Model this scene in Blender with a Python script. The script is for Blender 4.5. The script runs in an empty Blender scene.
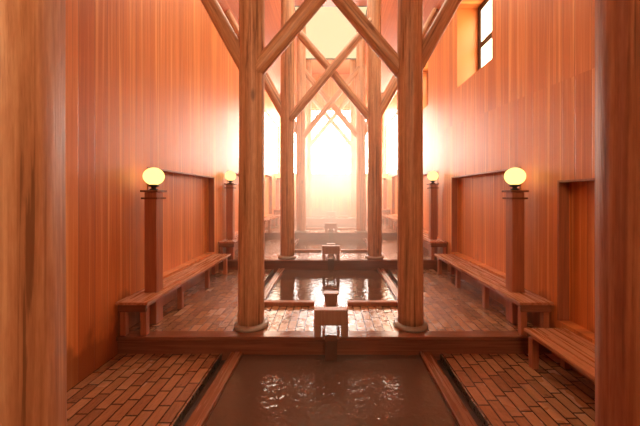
import bpy, bmesh, math, random
from mathutils import Vector, Matrix, noise as mnoise

sc = bpy.context.scene
C = sc.collection

# ------------------------------------------------------------------ camera, world, exposure
cam_d = bpy.data.cameras.new('camera')
cam = bpy.data.objects.new('camera', cam_d); C.objects.link(cam)
cam.location = (0, 0, 1.6)
cam.rotation_euler = (math.radians(90), 0, 0)
cam_d.sensor_width = 36
cam_d.lens = 300 / 640 * 36
cam_d.shift_x = -11 / 640
cam_d.shift_y = -18 / 640
cam_d.clip_start = 0.02
sc.camera = cam

w = bpy.data.worlds.new('sky'); sc.world = w; w.use_nodes = True
bg = w.node_tree.nodes['Background']
bg.inputs[0].default_value = (1.0, 0.86, 0.68, 1); bg.inputs[1].default_value = 0.6

sc.view_settings.view_transform = 'Standard'
sc.view_settings.look = 'None'
sc.view_settings.gamma = 1
sc.view_settings.use_curve_mapping = False
sc.view_settings.exposure = 0.3
sc.cycles.max_bounces = 10
sc.cycles.diffuse_bounces = 6
sc.cycles.volume_bounces = 2

DAY = (1.0, 0.80, 0.59)
P_END, P_SIDE, P_SKY, P_DORMER, P_NEAR_FILL, P_TOP_FILL = 20.0, 17.0, 0.9, 8.0, 15.0, 6.8
FOG = 0.14

# ------------------------------------------------------------------ layout numbers (metres)
STEP, D = 0.2, 3.05
def WXs(s): return WL_ if s < 0 else WR_
def zt(t): return STEP * (t - 1)                 # floor height of level t (0 = lowest, nearest)
def et(t): return 3.4 + D * (t - 1)              # front edge of level t
WL_, WR_, WT = 2.42, 2.50, 0.50                              # inner face and thickness of side walls
Y0, Y1 = -1.6, 14.6                              # near and far wall
WTOP, CEIL, CX = 5.5, 7.5, 1.2
COLX, COLR = 0.975, 0.155
def ycol(t): return 0.874 if t == 0 else et(t) + 0.28

# ------------------------------------------------------------------ materials
def newmat(name):
    m = bpy.data.materials.new(name); m.use_nodes = True
    nt = m.node_tree
    return m, nt, nt.nodes['Principled BSDF']
class NT:
    def __init__(s, nt): s.nt = nt
    def n(s, kind, **kw):
        nd = s.nt.nodes.new(kind)
        for k, v in kw.items(): setattr(nd, k, v)
        return nd
    def set(s, sock, v):
        if isinstance(v, bpy.types.NodeSocket): s.nt.links.new(v, sock)
        else: sock.default_value = v
    def math(s, op, a, b=0.0, c=0.0):
        nd = s.n('ShaderNodeMath', operation=op)
        for i, v in enumerate((a, b, c)): s.set(nd.inputs[i], v)
        return nd.outputs[0]
    def noise(s, vec, scale, detail=3, rough=0.5, dist=0.0):
        nd = s.n('ShaderNodeTexNoise')
        s.set(nd.inputs['Vector'], vec); nd.inputs['Scale'].default_value = scale
        nd.inputs['Detail'].default_value = detail; nd.inputs['Roughness'].default_value = rough
        nd.inputs['Distortion'].default_value = dist
        return nd.outputs['Fac']
    def comb(s, x, y, z):
        nd = s.n('ShaderNodeCombineXYZ')
        for i, v in enumerate((x, y, z)): s.set(nd.inputs[i], v)
        return nd.outputs[0]
    def sep(s, v):
        nd = s.n('ShaderNodeSeparateXYZ'); s.set(nd.inputs[0], v); return nd.outputs
    def ramp(s, f, stops):
        nd = s.n('ShaderNodeValToRGB'); s.set(nd.inputs[0], f)
        cr = nd.color_ramp
        while len(cr.elements) < len(stops): cr.elements.new(0.5)
        for e, (p, c) in zip(cr.elements, stops):
            e.position = p; e.color = (*c, 1)
        return nd.outputs[0]
    def mix(s, f, a, b, mode='MIX'):
        nd = s.n('ShaderNodeMix', data_type='RGBA', blend_type=mode)
        s.set(nd.inputs[0], f)
        s.set(nd.inputs[6], a if isinstance(a, bpy.types.NodeSocket) else (*a, 1))
        s.set(nd.inputs[7], b if isinstance(b, bpy.types.NodeSocket) else (*b, 1))
        return nd.outputs[2]
    def bump(s, h, strength, dist=0.01):
        nd = s.n('ShaderNodeBump'); s.set(nd.inputs['Height'], h)
        nd.inputs['Strength'].default_value = strength; nd.inputs['Distance'].default_value = dist
        return nd.outputs[0]
    def mapr(s, v, a, b, c, d, smooth=False):
        nd = s.n('ShaderNodeMapRange', interpolation_type='SMOOTHSTEP' if smooth else 'LINEAR')
        for i, x in enumerate((v, a, b, c, d)): s.set(nd.inputs[i], x)
        return nd.outputs[0]

def plank_mat(name, axis, up, width, dark, mid, light, rough=0.42, joint=True, grain=1.0):
    """boards: 'axis' counts boards, 'up' runs along them (world axes 0/1/2)"""
    m, nt, b = newmat(name); N = NT(nt)
    p = N.sep(N.n('ShaderNodeNewGeometry').outputs['Position'])
    u, v = p[axis], p[up]
    # uneven board widths: warp the counting axis
    uw = N.math('ADD', u, N.math('MULTIPLY', N.math('SINE', N.math('MULTIPLY', u, 5.3)), 0.055))
    q = N.math('DIVIDE', uw, width)
    idx = N.math('FLOOR', q)
    fr = N.math('FRACT', q)
    if joint:
        upper = N.math('GREATER_THAN', N.math('SUBTRACT', v, N.math('MULTIPLY', u, 0.065)), 2.62)
        upper = N.math('MULTIPLY', upper, N.math('GREATER_THAN', p[0], 0.0))
        key = N.math('ADD', idx, N.math('MULTIPLY', upper, 57.3))
    else: key = idx
    wn = N.n('ShaderNodeTexWhiteNoise', noise_dimensions='1D'); N.set(wn.inputs['W'], key)
    r = wn.outputs['Value']
    g = N.noise(N.comb(N.math('MULTIPLY', u, 38 * grain), N.math('ADD', N.math('MULTIPLY', v, 1.3), N.math('MULTIPLY', r, 40)), N.math('MULTIPLY', r, 17)), 1.0, 4, 0.55, 0.6)
    big = N.noise(N.comb(u, v, 3.0), 0.9, 2)
    f = N.math('ADD', N.math('ADD', N.math('MULTIPLY', r, 0.34), N.math('MULTIPLY', g, 0.52)), N.math('MULTIPLY', N.math('SUBTRACT', big, 0.5), 0.25))
    col = N.ramp(f, [(0.18, dark), (0.5, mid), (0.85, light)])
    st = N.noise(N.comb(N.math('MULTIPLY', u, 22), N.math('MULTIPLY', v, 0.22), r), 1.0, 2, 0.6)
    col = N.mix(N.mapr(st, 0.56, 0.70, 0.0, 0.7), col, (min(1, light[0] * 1.1), light[1] * 1.25, light[2] * 1.4))
    col = N.mix(N.mapr(st, 0.30, 0.44, 0.55, 0.0), col, (dark[0] * .8, dark[1] * .7, dark[2] * .7))
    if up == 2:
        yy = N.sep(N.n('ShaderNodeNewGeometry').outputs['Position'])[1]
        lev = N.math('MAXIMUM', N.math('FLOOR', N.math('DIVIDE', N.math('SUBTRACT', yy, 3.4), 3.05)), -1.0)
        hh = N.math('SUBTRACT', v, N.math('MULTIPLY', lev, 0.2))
        base_edge = N.math('ADD', hh, N.math('MULTIPLY', N.math('SUBTRACT', N.noise(N.comb(N.math('MULTIPLY', u, 2.2), N.math('MULTIPLY', v, 1.1), 5.0), 1.0, 3, 0.55), 0.5), 1.3))
        base_dark = N.mapr(base_edge, 0.20, 0.34, 1.0, 0.0, True)  # boards get darker towards the floor of each level, uneven edge
        col = N.mix(N.math('MULTIPLY', base_dark, 0.6), col, (dark[0] * .30, dark[1] * .26, dark[2] * .3))
    edge = N.math('MINIMUM', fr, N.math('SUBTRACT', 1.0, fr))
    gap = N.mapr(edge, 0.0, 0.03, 0.0, 1.0)
    col = N.mix(N.mapr(gap, 0, 1, 0.55, 0.0), col, (dark[0] * .35, dark[1] * .3, dark[2] * .3))
    N.set(b.inputs['Base Color'], col)
    N.set(b.inputs['Roughness'], N.math('ADD', rough - 0.06, N.math('MULTIPLY', g, 0.14)))
    h = N.math('ADD', N.math('MULTIPLY', gap, 1.0), N.math('ADD', N.math('MULTIPLY', g, 0.12), N.math('MULTIPLY', r, 0.5)))
    N.set(b.inputs['Normal'], N.bump(h, 0.35, 0.006))
    return m

WD, WM, WL = (0.50, 0.138, 0.028), (0.67, 0.215, 0.048), (0.82, 0.37, 0.115)
M = {}
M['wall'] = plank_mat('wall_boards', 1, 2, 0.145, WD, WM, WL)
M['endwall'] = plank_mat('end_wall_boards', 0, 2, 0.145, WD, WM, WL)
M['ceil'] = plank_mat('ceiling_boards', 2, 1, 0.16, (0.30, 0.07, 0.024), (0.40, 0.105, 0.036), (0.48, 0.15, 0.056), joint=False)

def timber(name, along, dark, mid, light, rough=0.4, bumps=0.25):
    m, nt, b = newmat(name); N = NT(nt)
    o = N.n('ShaderNodeTexCoord').outputs['Object']
    rnd = N.n('ShaderNodeObjectInfo').outputs['Random']
    p = N.sep(o); s = [34.0, 34.0, 34.0]; s[along] = 1.4
    vec = N.comb(N.math('MULTIPLY', p[0], s[0]), N.math('MULTIPLY', p[1], s[1]), N.math('ADD', N.math('MULTIPLY', p[2], s[2]), N.math('MULTIPLY', rnd, 50)))
    g = N.noise(vec, 1.0, 4, 0.55, 0.8)
    f = N.math('ADD', N.math('MULTIPLY', g, 0.8), N.math('MULTIPLY', rnd, 0.2))
    N.set(b.inputs['Base Color'], N.ramp(f, [(0.25, dark), (0.5, mid), (0.78, light)]))
    N.set(b.inputs['Roughness'], N.math('ADD', rough - 0.08, N.math('MULTIPLY', g, 0.2)))
    N.set(b.inputs['Normal'], N.bump(g, bumps, 0.004))
    return m
TD, TM, TL = (0.22, 0.062, 0.025), (0.34, 0.105, 0.042), (0.48, 0.18, 0.075)
M['timber_y'] = timber('bench_timber', 1, (0.26, 0.085, 0.034), (0.40, 0.145, 0.06), (0.56, 0.25, 0.11), 0.26)
M['timber_x'] = timber('step_timber', 0, (0.11, 0.034, 0.016), (0.175, 0.057, 0.026), (0.26, 0.095, 0.044), 0.2)
M['coping'] = timber('wet_coping_timber', 1, (0.15, 0.05, 0.024), (0.23, 0.085, 0.04), (0.34, 0.14, 0.066), 0.25)
M['timber_z'] = timber('post_timber', 2, (0.24, 0.066, 0.026), (0.36, 0.11, 0.043), (0.48, 0.175, 0.072), 0.42)
M['spout_timber'] = timber('spout_timber', 2, (0.24, 0.11, 0.07), (0.33, 0.165, 0.105), (0.43, 0.24, 0.16), 0.4)
M['frame'] = timber('dark_frame_timber', 2, (0.22, 0.065, 0.026), (0.32, 0.10, 0.038), (0.42, 0.15, 0.06), 0.4)

def log_mat(name, dark, mid, light, rough=0.45):
    m, nt, b = newmat(name); N = NT(nt)
    o = N.n('ShaderNodeTexCoord').outputs['Object']
    rnd = N.n('ShaderNodeObjectInfo').outputs['Random']
    p = N.sep(o)
    z = N.math('ADD', p[2], N.math('MULTIPLY', rnd, 37))
    g = N.noise(N.comb(N.math('MULTIPLY', p[0], 26), N.math('MULTIPLY', p[1], 26), N.math('MULTIPLY', z, 0.8)), 1.0, 5, 0.6, 0.5)
    fl = N.noise(N.comb(N.math('MULTIPLY', p[0], 60), N.math('MULTIPLY', p[1], 60), N.math('MULTIPLY', z, 9)), 1.0, 3, 0.6)
    kn = N.n('ShaderNodeTexVoronoi'); N.set(kn.inputs['Vector'], N.comb(N.math('MULTIPLY', p[0], 3.5), N.math('MULTIPLY', p[1], 3.5), N.math('MULTIPLY', z, 1.3)))
    kn.inputs['Scale'].default_value = 1.0
    knot = N.mapr(kn.outputs['Distance'], 0.05, 0.12, 0.75, 0.0)
    f = N.math('ADD', N.math('MULTIPLY', g, 0.75), N.math('MULTIPLY', fl, 0.25))
    col = N.ramp(f, [(0.36, dark), (0.5, mid), (0.62, light)])
    crack = N.mapr(g, 0.365, 0.40, 0.65, 0.0)
    col = N.mix(crack, col, (dark[0] * .5, dark[1] * .45, dark[2] * .4))
    col = N.mix(knot, col, (dark[0] * .45, dark[1] * .4, dark[2] * .4))
    N.set(b.inputs['Base Color'], col)
    N.set(b.inputs['Roughness'], N.math('ADD', rough - 0.08, N.math('MULTIPLY', fl, 0.2)))
    N.set(b.inputs['Normal'], N.bump(N.math('ADD', g, N.math('MULTIPLY', fl, 0.35)), 0.35, 0.012))
    return m
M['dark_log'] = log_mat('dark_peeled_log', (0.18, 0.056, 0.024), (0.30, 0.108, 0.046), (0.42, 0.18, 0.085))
M['log'] = log_mat('peeled_log', (0.31, 0.135, 0.06), (0.48, 0.23, 0.108), (0.64, 0.36, 0.19))

def block_floor():
    m, nt, b = newmat('wet_wood_block_floor'); N = NT(nt)
    p = N.sep(N.n('ShaderNodeNewGeometry').outputs['Position'])
    br = N.n('ShaderNodeTexBrick', offset=0.5, offset_frequency=2)
    wob = N.noise(N.comb(p[0], p[1], 0.0), 9.0, 1)
    N.set(br.inputs['Vector'], N.comb(N.math('ADD', p[1], N.math('MULTIPLY', N.math('FLOOR', N.math('DIVIDE', p[0], 0.105)), 0.067)), N.math('ADD', p[0], N.math('MULTIPLY', wob, 0.004)), 0.0))
    br.inputs['Scale'].default_value = 1.0
    br.inputs['Brick Width'].default_value = 0.25; br.inputs['Row Height'].default_value = 0.105
    br.inputs['Mortar Size'].default_value = 0.0075; br.inputs['Mortar Smooth'].default_value = 0.3
    br.inputs['Color1'].default_value = (0.0, 0.0, 0.0, 1); br.inputs['Color2'].default_value = (1, 1, 1, 1)
    br.inputs['Mortar'].default_value = (0.5, 0.5, 0.5, 1)
    fac = br.outputs['Fac']
    g = N.noise(N.comb(N.math('MULTIPLY', p[0], 60), N.math('MULTIPLY', p[1], 7), 0.0), 1.0, 4, 0.6)
    wet = N.noise(N.comb(p[0], p[1], 0.0), 1.7, 3, 0.55)
    f = N.math('ADD', N.math('MULTIPLY', br.outputs['Color'], 0.45), N.math('MULTIPLY', g, 0.55))
    col = N.ramp(f, [(0.1, (0.18, 0.068, 0.029)), (0.5, (0.36, 0.155, 0.066)), (0.9, (0.50, 0.24, 0.11))])
    col = N.mix(fac, col, (0.045, 0.016, 0.008))
    N.set(b.inputs['Base Color'], col)
    N.set(b.inputs['Roughness'], N.math('ADD', N.mapr(wet, 0.3, 0.7, 0.15, 0.22), N.math('MULTIPLY', br.outputs['Color'], 0.10)))
    h = N.math('ADD', N.math('MULTIPLY', N.math('SUBTRACT', 1.0, fac), 1.0), N.math('ADD', N.math('MULTIPLY', g, 0.35), N.math('MULTIPLY', N.noise(N.comb(p[0], p[1], 0.0), 11, 2), 2.2)))
    N.set(b.inputs['Normal'], N.bump(h, 0.9, 0.009))
    b.inputs['Coat Weight'].default_value = 0.8; b.inputs['Coat Roughness'].default_value = 0.12
    N.set(b.inputs['Coat Normal'], N.bump(h, 0.6, 0.009))
    b.inputs['Specular IOR Level'].default_value = 0.8
    return m
M['floor'] = block_floor()

def simple(name, col, rough, metal=0.0):
    m, nt, b = newmat(name); N = NT(nt)
    o = N.n('ShaderNodeTexCoord').outputs['Object']
    g = N.noise(o, 30, 3)
    N.set(b.inputs['Base Color'], N.mix(g, tuple(c * .75 for c in col), tuple(min(1, c * 1.25) for c in col)))
    N.set(b.inputs['Roughness'], N.mapr(g, 0.3, 0.7, rough * .8, min(1, rough * 1.2)))
    b.inputs['Metallic'].default_value = metal
    return m
M['ring'] = simple('grey_stone_collar', (0.30, 0.23, 0.18), 0.22)
M['steel'] = simple('worn_steel', (0.42, 0.33, 0.25), 0.3, 1.0)
M['iron'] = simple('dark_iron', (0.035, 0.026, 0.02), 0.4, 0.6)
M['alu'] = simple('dark_window_metal', (0.05, 0.038, 0.032), 0.4, 0.3)
M['basin'] = simple('dark_basin_lining', (0.06, 0.03, 0.018), 0.5)

def water_mat():
    m, nt, b = newmat('bath_water'); N = NT(nt)
    p = N.n('ShaderNodeNewGeometry').outputs['Position']
    s = N.noise(p, 13.0, 2, 0.5, 0.3); s2 = N.noise(p, 30.0, 1, 0.5)
    b.inputs['Base Color'].default_value = (0.11, 0.056, 0.036, 1)
    b.inputs['Roughness'].default_value = 0.02
    b.inputs['IOR'].default_value = 1.33
    N.set(b.inputs['Normal'], N.bump(N.math('MULTIPLY', N.math('ADD', s, N.math('MULTIPLY', s2, 0.2)), N.mapr(N.sep(p)[1], 3.3, 3.8, 1.15, 0.4)), 0.25, 0.03))
    return m
M['water'] = water_mat()

def emit(name, col, strength, vary=0.0):
    m = bpy.data.materials.new(name); m.use_nodes = True
    nt = m.node_tree; N = NT(nt)
    nt.nodes.remove(nt.nodes['Principled BSDF'])
    e = N.n('ShaderNodeEmission'); e.inputs[0].default_value = (*col, 1); e.inputs[1].default_value = strength
    nt.links.new(e.outputs[0], nt.nodes['Material Output'].inputs[0])
    return m
M['p_end'] = emit('daylit_end_glass', (1.0, 0.87, 0.74), P_END)
M['p_side'] = emit('daylit_side_glass', DAY, P_SIDE)
M['p_sky'] = emit('daylit_roof_glass', (1.0, 0.76, 0.42), P_SKY)
M['p_top_fill'] = emit('top_fill_glass', DAY, P_TOP_FILL)  # glowing pane of a roof light added out of view as fill
M['p_dormer'] = emit('daylit_recess_glass', (1.0, 0.80, 0.54), P_DORMER)
M['p_near_fill'] = emit('near_fill_glass', (1.0, 0.72, 0.44), P_NEAR_FILL)  # glowing pane of a made-up window behind the camera, front fill
M['globe'] = emit('glowing_opal_globe', (1.0, 0.70, 0.20), 1.9)

# ------------------------------------------------------------------ mesh helpers
def box(bm, x0, x1, y0, y1, z0, z1, bev=0.0):
    vs = [bm.verts.new(p) for p in ((x0, y0, z0), (x1, y0, z0), (x1, y1, z0), (x0, y1, z0), (x0, y0, z1), (x1, y0, z1), (x1, y1, z1), (x0, y1, z1))]
    fs = [bm.faces.new([vs[i] for i in q]) for q in ((3, 2, 1, 0), (4, 5, 6, 7), (0, 1, 5, 4), (1, 2, 6, 5), (2, 3, 7, 6), (3, 0, 4, 7))]
    if bev:
        es = list({e for f in fs for e in f.edges})
        bmesh.ops.bevel(bm, geom=es, offset=bev, segments=2, profile=0.5, affect='EDGES', clamp_overlap=True)
def prism(bm, pts, y0, y1):
    """polygon in x-z extruded along y"""
    a = [bm.verts.new((x, y0, z)) for x, z in pts]; b = [bm.verts.new((x, y1, z)) for x, z in pts]
    n = len(pts)
    bm.faces.new(a); bm.faces.new(b[::-1])
    for i in range(n): bm.faces.new((a[i], b[i], b[(i + 1) % n], a[(i + 1) % n]))
def lathe(bm, prof, segs=40, c=(0, 0)):
    rings = []
    for r, z in prof:
        if r < 1e-6: rings.append([bm.verts.new((c[0], c[1], z))])
        else: rings.append([bm.verts.new((c[0] + r * math.cos(2 * math.pi * i / segs), c[1] + r * math.sin(2 * math.pi * i / segs), z)) for i in range(segs)])
    for a, b in zip(rings, rings[1:]):
        for i in range(segs):
            j = (i + 1) % segs
            if len(a) == 1 and len(b) == 1: continue
            if len(a) == 1: bm.faces.new((a[0], b[j], b[i]))
            elif len(b) == 1: bm.faces.new((a[i], a[j], b[0]))
            else: bm.faces.new((a[i], a[j], b[j], b[i]))
    if len(rings[0]) > 1: bm.faces.new(rings[0][::-1])
    if len(rings[-1]) > 1: bm.faces.new(rings[-1])
def obj(name, bm, mat, parent=None, loc=(0, 0, 0), smooth=False):
    bmesh.ops.recalc_face_normals(bm, faces=bm.faces)
    me = bpy.data.meshes.new(name); bm.to_mesh(me); bm.free()
    if smooth:
        for p in me.polygons: p.use_smooth = True
    me.materials.append(mat)
    o = bpy.data.objects.new(name, me); C.objects.link(o)
    o.location = loc
    if parent: o.parent = parent
    return o
def tag(o, label, cat, group=None, kind=None):
    o['label'] = label; o['category'] = cat
    if group: o['group'] = group
    if kind: o['kind'] = kind
    return o
def thing(name, label, cat, loc, group=None):
    o = bpy.data.objects.new(name, None); C.objects.link(o); o.location = loc
    o.empty_display_size = 0.1
    return tag(o, label, cat, group)
def struct(o, label=None, cat=None):
    o['kind'] = 'structure'
    if label: o['label'] = label; o['category'] = cat
    return o
def copy_tree(o, parent=None):
    c = o.copy(); C.objects.link(c)
    if parent: c.parent = parent
    for ch in list(o.children): copy_tree(ch, c)
    return c
B = bmesh.new

LEVEL = {0: 'lowest level', 1: 'first terrace', 2: 'second terrace', 3: 'third terrace', 4: 'topmost terrace'}
ORD = {1: 'nearest', 2: 'second nearest', 3: 'third nearest', 4: 'farthest'}
SIDE = {-1: 'left', 1: 'right'}

# ------------------------------------------------------------------ floor
PX, CO, GU = 1.0, 1.13, 1.25        # pool half width, outer edge of coping, outer edge of gutter
def pool_y(t):
    y0 = -1.3 if t == 0 else et(t) + 1.0
    y1 = et(t + 1) if t < 4 else 14.5
    return y0, y1
bm = B()
for t in range(5):
    z = zt(t); a = Y0 if t == 0 else et(t) + 0.13; b = et(t + 1) if t < 4 else Y1
    p0, p1 = pool_y(t)
    for s in (-1, 1):
        box(bm, min(s * GU, s * WXs(s)), max(s * GU, s * WXs(s)), a, b, -0.9, z)
    box(bm, -GU, GU, a, p0, -0.9, z)
    if p1 < b: box(bm, -GU, GU, p1, b, -0.9, z)
struct(obj('floor', bm, M['floor']), 'stepped floor of wet reddish wood blocks with dark joints', 'floor')
for t in range(1, 5):
    bm = B()
    box(bm, -WL_, WR_, et(t), et(t) + 0.13, -0.85, zt(t) - 0.045)
    box(bm, -WL_, WR_, et(t) - 0.025, et(t) + 0.13, zt(t) - 0.045, zt(t) + 0.004, 0.008)
    struct(obj('trim_%d' % t, bm, M['timber_x']), 'wet wooden step edge board in front of the %s' % LEVEL[t], 'step')

# ------------------------------------------------------------------ walls
def strip_wall(name, s, opens, mat, label):
    """opens: (y0, y1, z0, z1, depth or None when cut right through)"""
    ys = sorted({Y0, Y1, *[o[0] for o in opens], *[o[1] for o in opens]})
    bm = B()
    def slab(y0, y1, z0, z1, off):
        a, b = s * (WXs(s) + off), s * (WXs(s) + WT)
        box(bm, min(a, b), max(a, b), y0, y1, z0, z1)
    for y0, y1 in zip(ys, ys[1:]):
        act = sorted([o for o in opens if o[0] <= y0 + 1e-6 and o[1] >= y1 - 1e-6], key=lambda o: o[2])
        z = -0.9
        for o in act:
            if o[2] > z: slab(y0, y1, z, o[2], 0)
            if o[4] is not None: slab(y0, y1, o[2], o[3], o[4])
            z = o[3]
        slab(y0, y1, z, WTOP, 0)
    return struct(obj(name, bm, mat), label, 'wall')
def niche(t): 
    if t == 0: return (-0.5, 3.3, zt(0) + 0.42, zt(0) + 1.96, 0.13)
    return (et(t) + 0.55, min(et(t) + 2.80, 14.3), zt(t) + 0.42, zt(t) + 1.97, 0.13)
def dormer(t): return (et(t) + 1.26, et(t) + 2.55, 3.72 + STEP * (t - 1), 5.3, None)
BIGW = (11.0, 13.9, 2.55, 4.75, None)
left_open = [niche(t) for t in (1, 2, 3, 4)] + [BIGW]
right_open = [niche(t) for t in (0, 1, 2, 3, 4)] + [dormer(1), dormer(2), BIGW]
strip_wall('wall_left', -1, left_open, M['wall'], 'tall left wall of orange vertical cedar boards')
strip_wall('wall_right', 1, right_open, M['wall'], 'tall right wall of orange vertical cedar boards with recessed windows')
EW = (-2.2, 2.2, 2.6, 5.8)
bm = B()
box(bm, -WL_, EW[0], Y1, Y1 + 0.3, -0.9, CEIL); box(bm, EW[1], WR_, Y1, Y1 + 0.3, -0.9, CEIL)
box(bm, EW[0], EW[1], Y1, Y1 + 0.3, -0.9, EW[2]); box(bm, EW[0], EW[1], Y1, Y1 + 0.3, EW[3], CEIL)
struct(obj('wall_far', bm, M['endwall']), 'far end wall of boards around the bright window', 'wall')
NW = (-0.3, 1.3, 3.0, 5.0)  # opening for the added fill window
bm = B()
box(bm, -WL_, NW[0], Y0 - 0.3, Y0, -0.9, CEIL); box(bm, NW[1], WR_, Y0 - 0.3, Y0, -0.9, CEIL)
box(bm, NW[0], NW[1], Y0 - 0.3, Y0, -0.9, NW[2]); box(bm, NW[0], NW[1], Y0 - 0.3, Y0, NW[3], CEIL)
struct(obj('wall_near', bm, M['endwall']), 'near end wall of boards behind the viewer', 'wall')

# niche frames
n = 5
for s in (-1, 1):
    for t in range(0 if s > 0 else 1, 5):
        y0, y1, z0, z1, dp = niche(t)
        bm = B()
        a, b = s * (WXs(s) - 0.012), s * (WXs(s) + 0.10)
        box(bm, min(a, b), max(a, b), y0 + 0.002, y1 - 0.002, z1 - 0.022, z1 - 0.001)
        box(bm, min(a, b), max(a, b), y1 - 0.025, y1 - 0.002, z0 + 0.01, z1 - 0.022)
        box(bm, min(a, b), max(a, b), y0 + 0.002, y0 + 0.025, z0 + 0.01, z1 - 0.022)
        struct(obj('trim_%d' % n, bm, M['frame']), 'dark frame of the %s wall recess above the bench on the %s' % (SIDE[s], LEVEL[t]), 'trim'); n += 1

# ------------------------------------------------------------------ ceiling
SK = (9.35, 13.1); SK0 = (3.8, 8.7)  # second range: opening for the added fill roof light
bm = B()
for s in (-1, 1):
    prism(bm, [(s * WXs(s), WTOP), (s * CX, CEIL), (s * CX, CEIL + 0.2), (s * (WXs(s) + WT), WTOP)], Y0, Y1)
box(bm, -CX, CX, Y0, SK0[0], CEIL, CEIL + 0.2); box(bm, -CX, CX, SK0[1], SK[0], CEIL, CEIL + 0.2); box(bm, -CX, CX, SK[1], Y1, CEIL, CEIL + 0.2)
struct(obj('ceiling', bm, M['ceil']), 'high sloping reddish board ceiling with a flat centre', 'ceiling')
bm = B()
for s in (-1, 1):
    box(bm, min(s * 1.15, s * 1.27), max(s * 1.15, s * 1.27), Y0 + 0.01, Y1 - 0.01, CEIL - 0.16, CEIL - 0.02 - 0.0, 0.01)
struct(obj('trim_%d' % n, bm, M['frame']), 'long purlins below the flat centre of the ceiling', 'trim'); n += 1

# ------------------------------------------------------------------ windows
wn_ = [0]
def window(label, frame_boxes, pane_boxes, pm):
    wn_[0] += 1
    bm = B()
    for b in frame_boxes: box(bm, *b)
    o = struct(obj('window_%d' % wn_[0], bm, M['alu']), label, 'window')
    for b in pane_boxes:
        bm = B(); box(bm, *b); obj('pane', bm, pm, o)
    return o
def side_window(s, op, cols, rows, pm, label, fw=0.05, off=0.41):
    y0, y1, z0, z1 = op[:4]
    a, b = sorted((s * (WXs(s) + off), s * (WXs(s) + off + 0.06)))
    g0, g1 = sorted((s * (WXs(s) + off + 0.02), s * (WXs(s) + off + 0.04)))
    fr = [(a, b, y0, y1, z0, z0 + fw), (a, b, y0, y1, z1 - fw, z1)]
    pa = []
    for i in range(cols + 1):
        yc = y0 + fw / 2 + (y1 - y0 - fw) * i / cols
        fr.append((a, b, yc - fw / 2, yc + fw / 2, z0 + fw, z1 - fw))
    for j in range(1, rows):
        zc = z0 + (z1 - z0) * j / rows
        fr.append((a, b, y0 + fw, y1 - fw, zc - fw / 2, zc + fw / 2))
    for i in range(cols):
        for j in range(rows):
            pa.append((g0, g1, y0 + (y1 - y0) * i / cols + fw / 2, y0 + (y1 - y0) * (i + 1) / cols - fw / 2, z0 + (z1 - z0) * j / rows + fw / 2, z0 + (z1 - z0) * (j + 1) / rows - fw / 2))
    return window(label, fr, pa, pm)
side_window(1, dormer(1), 2, 2, M['p_dormer'], 'nearest high recessed window in the right wall with dark metal bars', 0.11)
side_window(1, dormer(2), 2, 2, M['p_dormer'], 'second high recessed window in the right wall, mostly behind the log column', 0.11)
side_window(-1, BIGW, 4, 1, M['p_side'], 'large glaring window in the left wall near the far end', 0.05, 0.04)
side_window(1, BIGW, 4, 1, M['p_side'], 'large glaring window in the right wall near the far end', 0.05, 0.04)
def end_window(op, ya, yb, cols, rows, pm, label, fw=0.06):
    x0, x1, z0, z1 = op; g = (ya + yb) / 2
    fr = [(x0, x1, ya, yb, z0, z0 + fw), (x0, x1, ya, yb, z1 - fw, z1)]; pa = []
    for i in range(cols + 1):
        xc = x0 + fw / 2 + (x1 - x0 - fw) * i / cols
        fr.append((xc - fw / 2, xc + fw / 2, ya, yb, z0 + fw, z1 - fw))
    for j in range(1, rows):
        zc = z0 + (z1 - z0) * j / rows
        fr.append((x0 + fw, x1 - fw, ya, yb, zc - fw / 2, zc + fw / 2))
    for i in range(cols):
        for j in range(rows):
            pa.append((x0 + (x1 - x0) * i / cols + fw / 2, x0 + (x1 - x0) * (i + 1) / cols - fw / 2, g - 0.01, g + 0.01, z0 + (z1 - z0) * j / rows + fw / 2, z0 + (z1 - z0) * (j + 1) / rows - fw / 2))
    return window(label, fr, pa, pm)
end_window(EW, Y1 + 0.12, Y1 + 0.2, 3, 2, M['p_end'], 'huge glaring window filling the far end wall')
end_window(NW, Y0 - 0.2, Y0 - 0.12, 2, 2, M['p_near_fill'], 'added fill-light window in the wall behind the viewer')
def roof_light(y0, y1, pm, label):
    f = 0.06
    window(label, [(-CX, CX, y0, y0 + f, CEIL, CEIL + 0.1), (-CX, CX, y1 - f, y1, CEIL, CEIL + 0.1),
                   (-CX, -CX + f, y0 + f, y1 - f, CEIL, CEIL + 0.1), (CX - f, CX, y0 + f, y1 - f, CEIL, CEIL + 0.1)],
           [(-CX + f, CX - f, y0 + f, y1 - f, CEIL + 0.04, CEIL + 0.06)], pm)
roof_light(*SK, M['p_sky'], 'bright roof light in the flat centre of the ceiling')
roof_light(*SK0, M['p_top_fill'], 'added unseen fill-light roof window above the first terrace')

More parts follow.
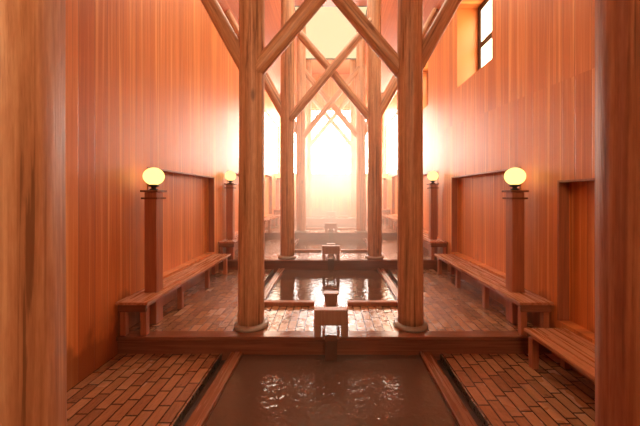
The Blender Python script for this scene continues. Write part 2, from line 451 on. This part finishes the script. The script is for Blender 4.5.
# ------------------------------------------------------------------ pools
pool_words = {0: 'nearest bath pool of dark water on the lowest level', 1: 'bath pool on the first terrace between the two nearest pairs of columns',
              2: 'bath pool on the second terrace, shimmering behind its wooden kerb', 3: 'small hazy bath pool on the third terrace', 4: 'farthest bath pool below the end window'}
for t in range(5):
    z = zt(t); y0, y1 = pool_y(t); y1 -= 0.003
    P = thing('bath_pool', pool_words[t], 'pool', (0, y0, z), 'bath pools down the middle of the hall')
    L = y1 - y0
    bm = B()
    box(bm, -PX, PX, 0.0, L, -0.44, -0.40)
    for s in (-1, 1): box(bm, min(s * PX, s * (PX + 0.02)), max(s * PX, s * (PX + 0.02)), 0.0, L, -0.44, -0.075)
    obj('basin', bm, M['basin'], P)
    for s in (-1, 1):
        bm = B(); box(bm, min(s * (PX - 0.004), s * CO), max(s * (PX - 0.004), s * CO), 0.002, L, -0.07, 0.03, 0.012)
        obj('coping_board', bm, M['coping'], P)
        bm = B(); a, b = sorted((s * (CO + 0.002), s * (GU - 0.003)))
        box(bm, a, b, 0.002, L, -0.10, -0.07)
        gt = obj('gutter', bm, M['basin'], P)
        bm = B(); a, b = sorted((s * (GU - 0.016), s * (GU - 0.003)))
        box(bm, a, b, 0.002, L, -0.069, 0.006, 0.003)
        obj('gutter_rail', bm, M['steel'], gt)['label'] = 'thin metal gutter rail'
    if t > 0:
        for s in (-1, 1):
            bm = B(); a, b = sorted((s * 0.24, s * CO)); box(bm, a, b, -0.09, 0.0, 0.001, 0.06, 0.01)
            obj('kerb', bm, M['frame'], P)
    bm = B()
    vs = [bm.verts.new(p) for p in ((-PX + .006, 0.003, -0.008), (PX - .006, 0.003, -0.008), (PX - .006, L, -0.008), (-PX + .006, L, -0.008))]
    bm.faces.new(vs)
    obj('water', bm, M['water'], P)['label'] = 'still dark bath water'

# ------------------------------------------------------------------ log columns and braces
def log_bm(L, R, seed, segs=48, taper=0.03, flat=0.05, dz=0.12):
    bm = B(); rows = max(6, int(L / dz)); rings = []
    ph = [random.Random(seed * 7 + k).uniform(0, 6.28) for k in range(4)]
    for j in range(rows + 1):
        z = L * j / rows; ring = []
        for i in range(segs):
            a = 2 * math.pi * i / segs
            nz = mnoise.noise(Vector((math.cos(a) * 1.4 + seed * 9.1, math.sin(a) * 1.4, z * 0.35)))
            nf = mnoise.noise(Vector((math.cos(a) * 6 + seed * 3.3, math.sin(a) * 6, z * 0.5)))
            r = R * (1 + flat * nz + 0.034 * nf + 0.010 * math.sin(7 * a + ph[0]) - taper * z / L)
            ring.append(bm.verts.new((r * math.cos(a) + 0.006 * math.sin(z * 0.9 + ph[1]), r * math.sin(a) + 0.006 * math.sin(z * 0.8 + ph[2]), z)))
        rings.append(ring)
    for a, b in zip(rings, rings[1:]):
        for i in range(segs):
            j = (i + 1) % segs; bm.faces.new((a[i], a[j], b[j], b[i]))
    bm.faces.new(rings[0][::-1]); bm.faces.new(rings[-1])
    return bm
def column(s, t):
    z = zt(t); y = ycol(t)
    if t == 0: lab = 'thick peeled log column very close, cut by the %s edge of the photo' % SIDE[s]
    else: lab = '%s log column of the %s braced pair, standing on the %s' % (SIDE[s], ORD[t], LEVEL[t])
    P = thing('log_column', lab, 'column', (s * COLX, y, z), 'peeled log columns in two rows')
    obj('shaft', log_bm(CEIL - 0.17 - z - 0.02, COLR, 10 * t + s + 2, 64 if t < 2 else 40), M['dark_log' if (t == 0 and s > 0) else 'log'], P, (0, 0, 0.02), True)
    bm = B()
    R0, R1 = COLR * 1.04, COLR + 0.052
    lathe(bm, [(R0 - .03, 0.0), (R1, 0.0), (R1, 0.018), (R1 - 0.008, 0.034), (R1 - 0.028, 0.045), (R0 - .03, 0.047)], 48)
    obj('collar', bm, M['ring'], P, (0, 0, 0.005), True)['label'] = 'grey ring collar at the foot'
for t in range(5):
    for s in (-1, 1): column(s, t)

def brace(p0, p1, R, seed, label):
    v = Vector(p1) - Vector(p0)
    bm = log_bm(v.length, R, seed, 32, 0.02, 0.06)
    o = obj('log_brace', bm, M['log'], None, p0, True)
    o.rotation_euler = v.to_track_quat('Z', 'Y').to_euler()
    return tag(o, label, 'brace', 'diagonal log braces between the columns')
for t in range(1, 5):
    zb = 2.91 + STEP * (t - 1); y = ycol(t)
    for s in (-1, 1):
        yo = y + 0.045 * (1 if s > 0 else -1)
        # crossing brace from this column up to the opposite one
        brace((s * (COLX - 0.03), yo, zb + 0.145), (-s * (COLX - 0.03), yo, zb + 2.414), 0.093, 100 + t * 2 + s,
              'crossing log brace rising from the %s column of the %s braced pair' % (SIDE[s], ORD[t]))
        u = min(1.42, (CEIL - zb - 0.02 + (WL_ - COLX) * 1.64 - (CEIL - WTOP)) / 3.44)
        brace((s * (COLX + 0.03), y, zb + 0.19), (s * (COLX + u), y, zb + 0.14 + u * 1.8), 0.092, 140 + t * 2 + s,
              'outward leaning log brace on the %s column of the %s braced pair' % (SIDE[s], ORD[t]))

# ------------------------------------------------------------------ benches
BXS = {-1: 2.05, 1: 2.11}
def lampx(s, t): return 2.235 if (s < 0 and t == 1) else (2.29 if s < 0 else 2.32)
def bench(s, t):
    z = zt(t)
    y0, y1 = (-0.6, 3.16) if t == 0 else (et(t) - 0.05, min(et(t) + 2.74, 14.4))
    if t == 0: lab = 'low right bench on the lowest level, beside the near column, without a lamp post'
    else: lab = 'slatted wooden bench along the %s wall on the %s, with a lamp post' % (SIDE[s], LEVEL[t])
    P = thing('slatted_bench', lab, 'bench', (0, y0, z), 'wooden benches along the walls')
    XB = WXs(s) - 0.008; BX0 = BXS[s] if t else 2.03
    L = y1 - y0; H = 0.40; T = 0.032
    def bx(bm, a, b, *r, bev=0.005):
        a, b = sorted((s * a, s * b)); box(bm, a, b, *r, bev)
    bm = B()
    if t > 0:
        lx = lampx(s, t); h0, h1 = lx - 0.083, lx + 0.083
        py0, py1 = ycol(t) + 0.02 - y0, ycol(t) + 0.19 - y0
        bx(bm, BX0, XB, 0.0, py0 - 0.005, H - T, H)
        bx(bm, BX0, h0, py0 - 0.004, py1 + 0.005, H - T, H)
        if XB - h1 > 0.02: bx(bm, h1, XB, py0 - 0.004, py1 + 0.005, H - T, H)
        ys = py1 + 0.006
    else: ys = 0.0
    for k in range(4):
        w = (XB - BX0) / 4
        bx(bm, BX0 + k * w, BX0 + (k + 1) * w - 0.014, ys, L, H - T, H)
    obj('seat', bm, M['timber_y'], P)
    bm = B()
    bx(bm, BX0 + 0.050, BX0 + 0.078, 0.05, L - 0.03, H - T - 0.05, H - T - 0.001)
    obj('front_rail', bm, M['timber_y'], P)
    bm = B()
    bx(bm, BX0 + 0.03, XB - 0.02, 0.015, 0.045, H - T - 0.085, H - T - 0.001)
    obj('end_rail', bm, M['timber_x'], P)
    # legs: a pair at each end, single ones along the front edge between
    inner, outer = (BX0 + 0.044, BX0 + 0.110), (XB - 0.085, XB - 0.02)
    spots = [(0.08, inner), (0.08, outer), (L - (0.10 if t else 0.04), inner), (L - (0.10 if t else 0.04), outer)]
    spots += [(f * L, inner) for f in (0.32, 0.65)]
    for yy, xx in spots:
        bm = B(); bx(bm, xx[0], xx[1], yy - 0.033, yy + 0.033, 0.005, H - T - 0.052, bev=0.004)
        obj('leg', bm, M['timber_z'], P)
bench(1, 0)
for t in range(1, 5):
    for s in (-1, 1): bench(s, t)

# ------------------------------------------------------------------ lamp posts
def lamp_proto():
    P = bpy.data.objects.new('globe_lamp_post', None); C.objects.link(P)
    h = 0.075
    bm = B(); box(bm, -h, h, -h, h, 0.004, 1.635, 0.006); obj('post', bm, M['timber_z'], P)
    bm = B(); box(bm, -0.108, 0.108, -0.108, 0.108, 1.636, 1.661, 0.005)
    obj('cap_plate', bm, M['timber_x'], P)
    bm = B()                                      # square moulding band around the post
    for a in ((-0.1, 0.1, -0.1, -h - 0.001), (-0.1, 0.1, h + 0.001, 0.1), (-0.1, -h - 0.001, -h, h), (h + 0.001, 0.1, -h, h)):
        box(bm, *a, 1.548, 1.570)
    obj('moulding', bm, M['timber_x'], P)
    bm = B()
    lathe(bm, [(0.0, 1.662), (0.05, 1.662), (0.052, 1.674), (0.03, 1.682), (0.028, 1.70), (0.06, 1.708), (0.062, 1.728), (0.045, 1.732), (0.0, 1.732)], 28)
    gh = obj('globe_holder', bm, M['iron'], P, smooth=True); gh['label'] = 'dark metal globe holder'
    bm = B(); R, zc = 0.116, 1.835
    prof = [(0.04, zc - R * 0.93)] + [(R * 1.03 * math.cos(a), zc + 0.95 * R * math.sin(a)) for a in [math.radians(d) for d in range(-66, 90, 6)]] + [(0.0, zc + 0.95 * R)]
    lathe(bm, prof, 36)
    obj('globe', bm, M['globe'], gh, smooth=True)['label'] = 'glowing yellow glass globe'
    return P
proto = None
for t in range(1, 5):
    for s in (-1, 1):
        if proto is None: proto = o = lamp_proto()
        else: o = copy_tree(proto)
        o.location = (s * lampx(s, t), ycol(t) + 0.105, zt(t))
        tag(o, 'square wooden post with glowing globe by the %s wall on the %s' % (SIDE[s], LEVEL[t]), 'lamp', 'globe lamp posts along the walls')

# ------------------------------------------------------------------ water spouts
def spout_proto():
    P = bpy.data.objects.new('wooden_water_spout', None); C.objects.link(P)
    # origin: centre of the step edge, at floor height
    bm = B()
    box(bm, -0.19, 0.19, -0.04, 0.07, 0.135, 0.31, 0.006)
    for s in (-1, 1): box(bm, min(s * 0.19, s * 0.115), max(s * 0.19, s * 0.115), -0.04, 0.07, 0.006, 0.1345, 0.004)
    obj('hood', bm, M['spout_timber'], P)
    bm = B()
    box(bm, -0.095, 0.095, -0.09, 0.80, 0.006, 0.03)
    for s in (-1, 1): box(bm, min(s * 0.095, s * 0.07), max(s * 0.095, s * 0.07), -0.09, 0.80, 0.03, 0.10)
    tr = obj('trough', bm, M['spout_timber'], P)
    bm = B()
    box(bm, -0.09, 0.09, 0.82, 0.94, 0.006, 0.19, 0.006)
    box(bm, -0.105, 0.105, 0.81, 0.95, 0.19, 0.215, 0.005)
    obj('sluice_block', bm, M['spout_timber'], P)
    bm = B()
    box(bm, -0.068, 0.068, -0.085, 0.79, 0.032, 0.05)
    # falling sheet over the step
    prof = [(-0.085, 0.05), (-0.105, 0.035), (-0.12, 0.0), (-0.128, -0.08), (-0.132, -0.24)]
    f = [[bm.verts.new((x, y, z)) for x in (-0.066, -0.02, 0.025, 0.066)] for y, z in prof]
    bk = [[bm.verts.new((x, y + 0.016, z)) for x in (-0.06, -0.02, 0.025, 0.06)] for y, z in prof]
    for g in (f, bk):
        for a, b in zip(g, g[1:]):
            for i in range(3): bm.faces.new((a[i], a[i + 1], b[i + 1], b[i]))
    for a, b, c, d in zip(f, f[1:], bk, bk[1:]):
        bm.faces.new((a[0], b[0], d[0], c[0])); bm.faces.new((a[3], c[3], d[3], b[3]))
    obj('running_water', bm, M['water'], tr)
    return P
proto = None
for t in range(1, 5):
    if proto is None: proto = o = spout_proto()
    else: o = copy_tree(proto)
    o.location = (0, et(t), zt(t))
    tag(o, '%s wooden box spout, centred on the step edge of the %s' % (ORD[t], LEVEL[t]), 'spout', 'wooden water spouts on the centre line')

# ------------------------------------------------------------------ steam
def steam():
    m = bpy.data.materials.new('steam'); m.use_nodes = True; nt = m.node_tree; N = NT(nt)
    nt.nodes.remove(nt.nodes['Principled BSDF'])
    pos = N.n('ShaderNodeNewGeometry').outputs['Position']
    p = N.sep(pos)
    far = N.math('MULTIPLY', N.mapr(p[1], 4.2, 8.5, 0.03, 1.0, True), N.mapr(p[1], 9.5, 13.0, 1.0, 0.45, True))
    low = N.mapr(p[2], 1.5, 5.8, 1.0, 0.06, True)
    nz = N.mapr(N.noise(pos, 0.9, 3, 0.5), 0.3, 0.7, 0.5, 1.5)
    far = N.math('MULTIPLY', far, N.mapr(N.math('ABSOLUTE', p[0]), 0.5, 1.9, 1.1, 0.3, True))
    d = N.math('MULTIPLY', N.math('MULTIPLY', N.math('MULTIPLY', far, low), nz), FOG)
    v = N.n('ShaderNodeVolumeScatter'); v.inputs['Color'].default_value = (1, 0.94, 0.84, 1)
    v.inputs['Anisotropy'].default_value = 0.35
    N.set(v.inputs['Density'], d)
    nt.links.new(v.outputs[0], nt.nodes['Material Output'].inputs['Volume'])
    bm = B(); box(bm, -2.40, 2.40, 1.4, 14.58, -0.24, 7.3)
    o = obj('steam', bm, m)
    tag(o, 'pale steam haze thickening towards the bright far end', 'steam', None, 'stuff')
steam()
